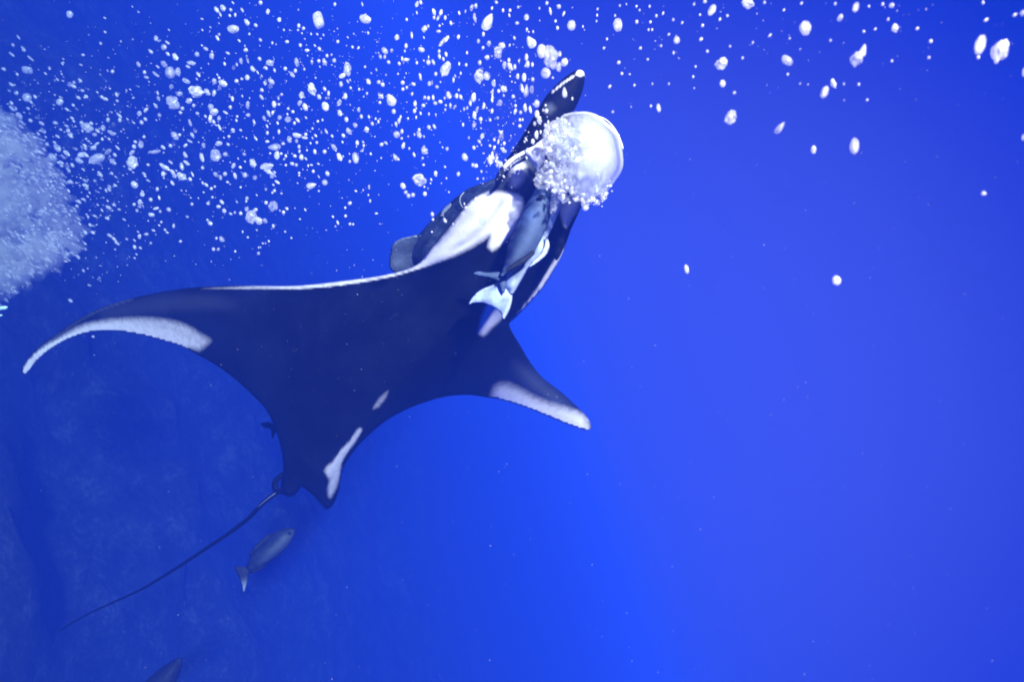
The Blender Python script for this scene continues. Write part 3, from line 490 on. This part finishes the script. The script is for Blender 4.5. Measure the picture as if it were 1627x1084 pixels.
T[(400, 270, 8.03)] = [(90,650,110,90,60),(170,650,70,60,30),(270,465,140,120,0),(183,418,50,46,0),(265,65,85,70,-15),(215,20,90,60,60),(40,98,60,55,0),(405,540,45,42,0),(450,495,40,36,0),(325,155,75,32,55),(763,198,130,80,-75),(932,158,80,75,0),(965,45,75,55,20),(785,18,45,36,0),(605,38,32,30,0),(605,70,30,26,0),(290,265,40,36,0),(263,290,35,28,0),(180,248,40,34,0),(382,300,28,26,0),(275,190,35,22,50),(45,512,70,50,-60),(275,720,60,35,10),(65,765,35,26,30),(85,1068,45,40,0),(855,85,50,18,30),(1250,425,55,45,-60),(1197,588,38,34,0),(1192,483,35,26,0),(1253,690,38,38,0),(1293,693,32,26,0),(1097,672,60,25,22),(1035,597,38,25,30),(1068,720,24,22,0),(1328,268,38,24,50),(1497,218,60,28,0),(1510,395,45,26,0),(1487,320,30,20,0),(1590,555,40,24,90),(1420,257,26,20,0),(855,268,28,24,40),(1077,35,32,24,30),(425,788,30,22,40),(505,868,26,22,40),(218,910,32,24,30),(615,628,28,20,45),(140,937,28,20,50),(175,937,24,22,0),(110,988,28,20,40),(682,508,45,18,30),(715,260,22,20,0),(585,168,25,20,30)]
T[(600, 270, 8.03)] = [(535,130,180,150,60),(325,205,85,65,25),(358,285,50,48,0),(395,330,60,55,0),(450,318,55,52,0),(603,305,60,48,0),(740,48,75,48,0),(1030,52,65,45,-10),(597,215,30,22,0),(643,238,38,22,10),(683,122,42,18,30),(675,170,25,18,20),(1275,112,34,34,0),(1350,110,38,22,0),(878,105,32,20,10),(910,282,32,14,20),(698,565,60,42,10),(706,632,40,32,0),(860,645,75,45,35),(965,692,45,28,15),(1128,483,50,40,40),(1107,432,38,18,15),(1258,375,80,50,-20),(1362,375,70,50,0),(1400,310,65,60,0),(692,790,28,25,0),(1335,655,100,85,0),(1325,18,38,25,20)]
T[(1200, 0, 3.74)] = [(298,165,85,75,0),(190,357,75,50,50),(505,103,50,30,-20),(598,40,65,35,-15),(830,165,50,40,0),(603,348,95,75,-20),(640,300,85,40,-15),(465,495,60,28,25),(413,545,78,40,-22),(148,757,90,38,-38),(346,888,48,28,0),(590,867,98,50,0),(1337,265,120,60,-15),(1453,302,145,95,-20),(810,30,28,28,0),(1043,243,22,20,0),(1032,340,18,16,0),(812,360,16,14,0),(1372,115,30,16,-50),(1543,85,28,16,-50),(1590,75,35,30,0),(1596,430,50,16,0),(1592,815,40,16,0),(665,592,16,14,0),(527,497,18,12,0),(615,500,16,14,0),(963,167,22,14,-40),(713,170,20,12,-40),(447,238,18,14,0),(55,12,20,14,0),(275,17,20,12,-30),(475,20,20,14,0),(170,57,18,12,-30),(88,207,28,10,-45),(675,35,15,12,0),(757,22,20,14,0),(790,112,20,14,0),(645,185,16,14,0),(205,226,14,12,0),(1353,12,22,12,0),(193,440,16,12,0),(267,495,12,12,0),(1325,338,24,16,0),(1358,1150,30,28,0)]
T[(800, 0, 4.015)] = [(1330,62,75,45,-25),(1285,8,30,26,0),(1560,20,80,60,60),(730,157,85,60,0),(1105,253,48,42,0),(1390,405,85,75,-20),(1398,532,48,40,0),(1450,748,95,75,0),(990,688,55,30,8),(1473,590,20,20,0),(975,98,22,15,0),(850,137,24,18,0),(1083,123,22,16,0),(1140,142,22,14,-20),(1270,160,22,18,0),(1260,248,26,18,-40),(1018,82,26,12,-20),(873,305,20,18,0),(1445,293,18,14,0),(1300,325,20,16,0),(1005,290,20,14,0),(1085,335,24,14,0),(735,397,24,22,0),(755,468,20,16,0),(678,550,28,18,-30),(697,712,20,18,0),(835,542,18,14,0),(805,472,14,12,0),(920,377,18,14,0),(950,533,18,12,0),(1055,533,18,12,0),(1590,270,25,14,-20),(1525,368,18,14,0),(1210,488,18,12,0),(1225,423,14,12,0),(640,305,18,14,0),(660,247,18,12,0),(940,675,20,14,0),(597,95,20,10,0),(593,133,18,10,0),(600,55,20,12,-20),(742,33,18,12,0),(848,38,18,12,0),(868,62,16,12,0),(932,38,20,12,0),(937,138,20,14,0),(925,187,18,12,0),(948,187,18,12,0),(1055,217,20,16,-40),(1428,98,18,14,0),(1380,120,25,10,-20),(1215,25,20,14,0),(1253,92,16,14,0),(712,97,20,12,0)]
T[(1000, 280, 4.015)] = [(365,593,60,26,12),(1323,665,65,52,15)]
BUB = []
for (ox, oy, s), L_ in T.items():
    for (x, y, a, b, r) in L_: BUB.append([ox+x/s, oy+y/s, a/s, b/s, r])
BUB.sort(key=lambda b: -b[2]*b[3])
def bdepth(x, y):
    d = np.interp(x, [0, 150, 350, 600, 800, 1000, 1250, 1627], [7.6, 6.6, 4.8, 3.3, 2.6, 2.2, 1.7, 1.45])
    return float(d*random.uniform(.92, 1.05))
# shapes shared by the bubbles
def bshape(kind, seed):
    v, f = ico(4); off = Vector((seed*7.3, seed*3.1, 0)); out = []
    for c in v:
        c = Vector(c); r = 1+.10*noise.noise(c*1.3+off)+.05*noise.noise(c*3.1+off)
        if kind == 'crumpled': r += .30*noise.noise(c*1.5+off)+.05*noise.noise(c*4.0+off)
        p = c*r
        if kind == 'teardrop': p.x *= 1-.45*max(-1, min(1, c.y)); p.y *= 1.05
        if kind == 'angular':
            m = (abs(c.x)**4+abs(c.y)**4+abs(c.z)**2*.5)**.25; p = c/m*.82; p.x += p.y*.12; p *= 1+.05*noise.noise(c*2.7+off)
        if kind == 'cap': p.y = p.y if p.y > 0 else p.y*.55+.06*noise.noise(c*4+off); p.y -= .1
        out.append(p)
    o = np.array([q[:] for q in out]); o[:, :2] /= np.abs(o[:, :2]).max(0)
    me = bpy.data.meshes.new('air_bubble'); me.from_pydata(o.tolist(), [], f.tolist()); me.polygons.foreach_set('use_smooth', [True]*len(f))
    return me
SH = {k: [bshape(k, i+j*5) for i in range(3)] for j, k in enumerate(('round', 'crumpled', 'teardrop', 'angular', 'cap'))}
for k in SH:
    for me in SH[k]: me.materials.append(M_BUB)
CL = [bshape('round', 40)]; CL[0].materials.append(M_CLEAR)
# bubbles one can single out first: (x, y, how a neighbour is placed by it, its own label, shape)
LM = [(506,31,'the diamond shaped bubble','angular diamond shaped bubble with straight sides under the top edge','angular'),
(580,30,'the soft wide bubble','soft wide oval bubble right of the diamond shaped bubble','round'),
(371,45,'the lens shaped bubble','pointed lens shaped bubble alone at upper left of the swarm','round'),
(270,115,'the bright round bubble','bright round bubble at upper left touching a frayed twin','round'),
(283,114,'the frayed twin bubble','frayed twin on the right side of the bright round bubble','crumpled'),
(312,145,'the glowing broad bubble','glowing broad bubble with a pointed left end, upper left of the swarm','crumpled'),
(275,163,'the ragged egg bubble','ragged egg shaped bubble with bright right edge below the glowing broad bubble','crumpled'),
(552,110,'the folded bubble','tall folded bubble with a bright spot at its lower left end','crumpled'),
(708,110,'the ear shaped bubble','big ear shaped bubble with a dark dimple above the manta head','crumpled'),
(775,34,'the tall teardrop bubble','tall leaning teardrop bubble near the top edge above the head fin','teardrop'),
(761,121,'the bursting bubble','brilliant bursting bubble left of the tall head fin','crumpled'),
(791,83,'the double headed bubble','bright double headed bubble above the bursting bubble','crumpled'),
(874,91,'the great wrinkled bubble','great wrinkled bubble just above the white tip of the head fin','crumpled'),
(897,98,'the smooth side bubble','smooth bubble hugging the right side of the great wrinkled bubble','round'),
(867,116,'the hanging bubble','roundish bubble hanging below the great wrinkled bubble','round'),
(908,40,'the plain disc bubble','plain disc shaped bubble above the head fin, no other close by','round'),
(843,66,'the slanted drop bubble','white slanted drop left above the great wrinkled bubble','teardrop'),
(982,39,'the upright egg bubble','upright egg shaped white bubble right of the plain disc bubble','round'),
(1075,63,'the small ball bubble','small white ball bubble below the top edge right of the egg','round'),
(1131,15,'the leaning capsule bubble','leaning white capsule bubble near the top edge right of middle','round'),
(1188,5,'the cut off bubble','white bubble cut off by the top edge right of middle','crumpled'),
(1146,101,'the two toned bubble','two toned round bubble, upper of a short column right of the fin','crumpled'),
(1148,132,'the little column bubble','little round bubble in the middle of the short column','round'),
(1161,186,'the lowest column bubble','big white bubble lowest in the short column, right of the dome bubble','crumpled'),
(1047,171,'the lone drop bubble','lone little drop up right of the dome bubble','round'),
(1279,44,'the upper right ball','large round milky bubble with a tiny drop under it, upper right','round'),
(1251,95,'the fat tilted bubble','fat white bubble tilted down right below the large milky ball','round'),
(1335,27,'the short capsule bubble','short white capsule bubble near the top edge on the right','round'),
(1360,11,'the top edge capsule','half bright capsule bubble right under the top edge on the right','round'),
(1421,44,'the little heart bubble','little white heart like bubble right of the short capsule','crumpled'),
(1361,93,'the broad half of the folded pair','broad lower half of a folded bubble pair on the right','crumpled'),
(1371,80,'the pointed half of the folded pair','pointed upper right half of a folded bubble pair on the right','teardrop'),
(1324,132,'the bent sliver','bent sliver bubble touching the top of a leaning white capsule','crumpled'),
(1310,145,'the leaning right capsule','leaning white capsule below the folded bubble pair','round'),
(1240,202,'the slanted wedge','slanted white wedge bubble right of the lowest column bubble','teardrop'),
(1292,237,'the tiny upright capsule','tiny upright capsule left of the white upright bar bubble','round'),
(1357,232,'the upright bar bubble','white upright bar shaped bubble on the right, below the others','round'),
(1557,71,'the blurred twin','blurred narrower twin left of the biggest bubble at far right','round'),
(1588,80,'the biggest right bubble','biggest and whitest bubble at the far right','crumpled'),
(1091,428,'the lone sliver','lone thin sliver bubble in open water, middle right','round'),
(1329,446,'the lone ball','lone white ball bubble in open water lowest at right','round'),
(621,158,'the blue topped bubble','large bubble with a bluish top pointing down, middle of the swarm','teardrop'),
(667,286,'the white pebble bubble','brilliant white pebble shaped bubble above the mottled fish','crumpled'),
(400,345,'the bright cluster bubble','bright uneven bubble at left end of a cluster above the wing','crumpled'),
(411,351,'the lumpy cluster bubble','lumpy middle bubble of the cluster above the wing','crumpled'),
(434,328,'the flat sided bubble','large bubble with flat left shading above the bright cluster','crumpled'),
(495,295,'the comet bubble','comet shaped bubble with tail to the left in the lower swarm','teardrop'),
(516,290,'the ring bubble','faint round ring bubble right of the comet shaped one','round'),
(154,252,'the blurred loaf bubble','large blurred loaf shaped bubble beside the bright foam at left','round'),
(139,203,'the blurred knot bubble','blurred knotty bubble above the loaf shaped one at left','crumpled'),
(43,155,'the pale disc bubble','pale round disc bubble over the foam at far left','round'),
(44,111,'the pale square bubble','pale squarish bubble at far left above the pale disc','angular'),
(111,22,'the lone corner bubble','lone bluish bubble near the top left corner','round'),
(496,142,'the ribbed bubble','tall ribbed bubble below left of the folded one','crumpled'),
(517,169,'the thimble bubble','round thimble like bubble below the ribbed one','round'),
(565,251,'the speckled egg bubble','upright egg bubble at lower middle of the swarm','round'),
(435,233,'the flying saucer bubble','wide saucer bubble with pointed left end in the left swarm','teardrop'),
(424,265,'the broken saucer bubble','wide broken bubble below the saucer shaped one','crumpled'),
(343,247,'the cauliflower bubble','big cauliflower like bubble in the lower left swarm','crumpled'),
(289,281,'the snowflake bubble','bright snowflake like clump above the left wing','crumpled'),
(211,258,'the foam edge bubble','bright lump at the right end of the foam in the left swarm','crumpled'),
(214,293,'the dim ball bubble','dim soft ball right of the bright foam','round'),
(675,240,'the arrowhead bubble','arrowhead bubble above the white pebble shaped one','crumpled'),
(628,249,'the leaf bubble','leaf shaped bubble left of the arrowhead one','teardrop'),
(630,213,'the coin bubble','coin like round bubble with shaded middle','round'),
(739,250,'the glowing oval bubble','soft glowing oval bubble left of the manta mouth','round'),
(766,352,'the see through bubble','see through round bubble with dark outline on the white shoulder','clear'),
(774,309,'the ring over the fish','small ring bubble over the mottled fish back','clear'),
(757,317,'the oval over the fish','bright oval bubble over the mottled fish back','round'),
(705,65,'the bone shaped bubble','bone shaped slanted bubble above the ear shaped one','crumpled'),
(836,142,'the long dripping bubble','long dripping bubble left of the tall head fin','teardrop'),
(853,182,'the bubble on the fin edge','round hollow bubble on the left edge of the head fin','round'),
(897,146,'the bubble on the fin','bright bubble lying on the dark upper part of the head fin','teardrop'),
(753,154,'the left column bubble','white bubble left in the bright column beside the head fin','crumpled')]
def find(x, y):
    return min(range(len(BUB)), key=lambda i: math.hypot(BUB[i][0]-x, BUB[i][1]-y)-.3*min(BUB[i][2], 15))
named = {}
for (x, y, ref, lab, sh) in LM:
    i = find(x, y)
    if i not in named: named[i] = (ref, lab, sh)
NMAX = 296
order = list(named)+[i for i in range(len(BUB)) if i not in named]
ones = order[:NMAX]; rest = order[NMAX:]
DIRS = ['right', 'upper right', 'above', 'upper left', 'left', 'lower left', 'below', 'lower right']
def dirword(k): return {'right': 'right of', 'left': 'left of', 'above': 'above', 'below': 'below'}.get(k, k+' of')
slots = {}
for i in ones[len(named):]:
    b = BUB[i]; j = min(named, key=lambda j: math.hypot(BUB[j][0]-b[0], BUB[j][1]-b[1])); n_ = BUB[j]
    dx, dy = b[0]-n_[0], n_[1]-b[1]; k = DIRS[int(round(math.degrees(math.atan2(dy, dx))/45)) % 8]
    slots.setdefault((j, k), []).append((math.hypot(dx, dy), i))
ORD = ['nearest', 'second nearest', 'third nearest', 'fourth nearest', 'fifth nearest', 'sixth nearest', 'seventh nearest', 'eighth nearest', 'ninth nearest', 'tenth nearest', 'eleventh nearest', 'twelfth nearest']
lab_of = {}
for (j, k), L_ in slots.items():
    L_.sort()
    for r, (_, i) in enumerate(L_):
        b = BUB[i]; shape = 'round' if b[2]/b[3] < 1.25 else ('oval' if b[2]/b[3] < 1.8 else 'slim')
        if len(L_) == 1: t = f'small {shape} bubble {dirword(k)} {named[j][0]}'
        else: t = f'small {shape} bubble, {ORD[min(r, 11)]} {dirword(k)} {named[j][0]}'
        lab_of[i] = t
GRP = 'air bubbles rising past the manta ray'
proto = link('air_bubble', SH['round'][0]); first = True
for i in ones:
    b = BUB[i]; d = bdepth(b[0], b[1])
    if i in named: _, lab, sh = named[i]
    else:
        lab = lab_of[i]; sh = random.choice(['round', 'crumpled', 'crumpled', 'cap']) if b[2] > 6 else 'round'
    if sh == 'clear': d = 2.9; me = CL[0]
    else: me = random.choice(SH[sh])
    if 780 < b[0] < 930 and 150 < b[1] < 300: d = random.uniform(2.55, 2.85)
    o = proto if first else proto.copy()
    if not first: COL.objects.link(o)
    first = False
    o.data = me; rx, ry = b[3]*.5*K*d, b[2]*.5*K*d
    if sh == 'cap' and b[2] > b[3]*1.3: rx, ry = ry, rx; a = b[4]+90
    else: a = b[4]
    s = 1.04; M = CAMROT@Matrix.Rotation(math.radians(a), 3, 'Z')@Matrix.Rotation(random.uniform(-.3, .3), 3, 'Y')
    o.matrix_world = Matrix.Translation(P(b[0], b[1], d))@M.to_4x4()@Matrix.Diagonal((rx*s, ry*s, min(rx, ry)*random.uniform(.6, .95), 1))
    tag(o, lab, 'bubble', GRP)
# the smaller ones: listed marks beyond the three hundred, then fine spray
sm = []
for i in rest:
    b = BUB[i]; d = bdepth(b[0], b[1]); s = K*d*.55; sm.append((P(b[0], b[1], d), (max(b[3], 1.6)*s, max(b[2], 1.8)*s, b[3]*s*.8), b[4]))
def spray(n, fx, fy, rmin, rmax, lean):
    for _ in range(n):
        x, y = fx(), fy()
        d = bdepth(min(max(x, 0), 1627), y); r = (rmin+(rmax-rmin)*random.random()**3)*K*d
        sm.append((P(x, y, d), (r*.8, r*random.uniform(1, 1.9), r*.8), lean(x)+random.gauss(0, 12)))
ln = lambda x: np.interp(x, [0, 300, 600, 800, 1000, 1600], [58, 42, 20, 5, -8, -40])
spray(520, lambda: random.gauss(290, 130), lambda: random.gauss(190, 90), .5, 1.7, ln)
spray(420, lambda: random.gauss(560, 110), lambda: random.gauss(160, 90), .4, 1.3, ln)
spray(170, lambda: random.gauss(800, 30), lambda: random.gauss(150, 60), .5, 1.7, ln)
spray(90, lambda: random.gauss(800, 18), lambda: random.gauss(255, 18), .6, 2.2, ln)
spray(70, lambda: random.uniform(850, 1500), lambda: abs(random.gauss(0, 70)), .5, 1.2, ln)
spray(420, lambda: random.gauss(125, 50), lambda: random.gauss(300, 75), .7, 3.6, ln)
spray(160, lambda: random.gauss(60, 50), lambda: random.gauss(190, 50), .8, 3.6, ln)
spray(60, lambda: random.uniform(150, 640), lambda: random.uniform(330, 450), .4, 1.0, ln)
spray(500, lambda: random.uniform(0, 1627), lambda: random.uniform(0, 1084), .25, .6, ln)
tag(joined('small_bubbles', sm, M_BUBS, 2, None, .03), kind='stuff')
# foam cloud of a diver's breath at the left
cl = []
for (x, y, r) in [(-30, 240, 60), (20, 290, 50), (60, 310, 42), (-10, 340, 70), (50, 360, 55), (92, 360, 36), (105, 388, 24), (40, 400, 45), (70, 402, 36), (0, 420, 50), (20, 440, 28), (-20, 455, 40), (30, 235, 32), (62, 268, 26), (-60, 330, 90), (0, 205, 30), (75, 285, 24)]:
    cl.append((x, y, 7.4+random.uniform(-.3, .5), r*random.uniform(.8, 1.05), r*.78, r*.8, random.uniform(0, 90)))
M_CLOUD = bpy.data.materials.new('foam_mist'); M_CLOUD.use_nodes = True; _t = M_CLOUD.node_tree; _t.nodes.clear()
_o = _t.nodes.new('ShaderNodeOutputMaterial'); _v = _t.nodes.new('ShaderNodeVolumeScatter'); _v.inputs['Color'].default_value = (.98, .98, .98, 1); _v.inputs['Density'].default_value = 3.2
_t.links.new(_v.outputs[0], _o.inputs['Volume'])
M_FLECK = bubble_mat('fleck_air', .1, .5, 9, .0, .80, 0, 0, .1, .0)
tag(veil('bubble_cloud', cl, M_CLOUD, None, 3, 4, .55, 1.7), kind='stuff')
cs = []
for _ in range(1300):
    x, y, _, rx, ry, _, _ = random.choice(cl); a = random.uniform(0, 6.28); q = random.random()**.35*1.22
    px, py = x+rx*q*math.cos(a), y+ry*q*math.sin(a)
    if px < -60: continue
    d = 6.9+random.uniform(-.4, .5); r = (.6+3.6*random.random()**2.5)*K*d
    cs.append((P(px, py, d), (r*.7, r*random.uniform(1.2, 2.6), r*.7), ln(px)+random.gauss(0, 14)))
tag(joined('foam_flecks', cs, M_FLECK, 1, None, .05), kind='stuff')
# pale scraps at the left edge
GP = plain('pale_rubber', (.55, .80, .82), .5)
for (lab, pts, r) in (('pale cyan strap end poking in at left edge below the foam', [(-26, 492, 5.2), (-10, 491, 5.2), (9, 489, 5.2), (12, 488, 5.2)], 3.6),
                      ('short pale cyan strap stub at left edge, lower of two', [(-22, 503, 5.2), (-8, 502, 5.2), (4, 501, 5.2)], 1.9)):
    o = tube('strap', pts, r, r*.8, GP, None, 3, 12); tag(o, lab, 'strap')
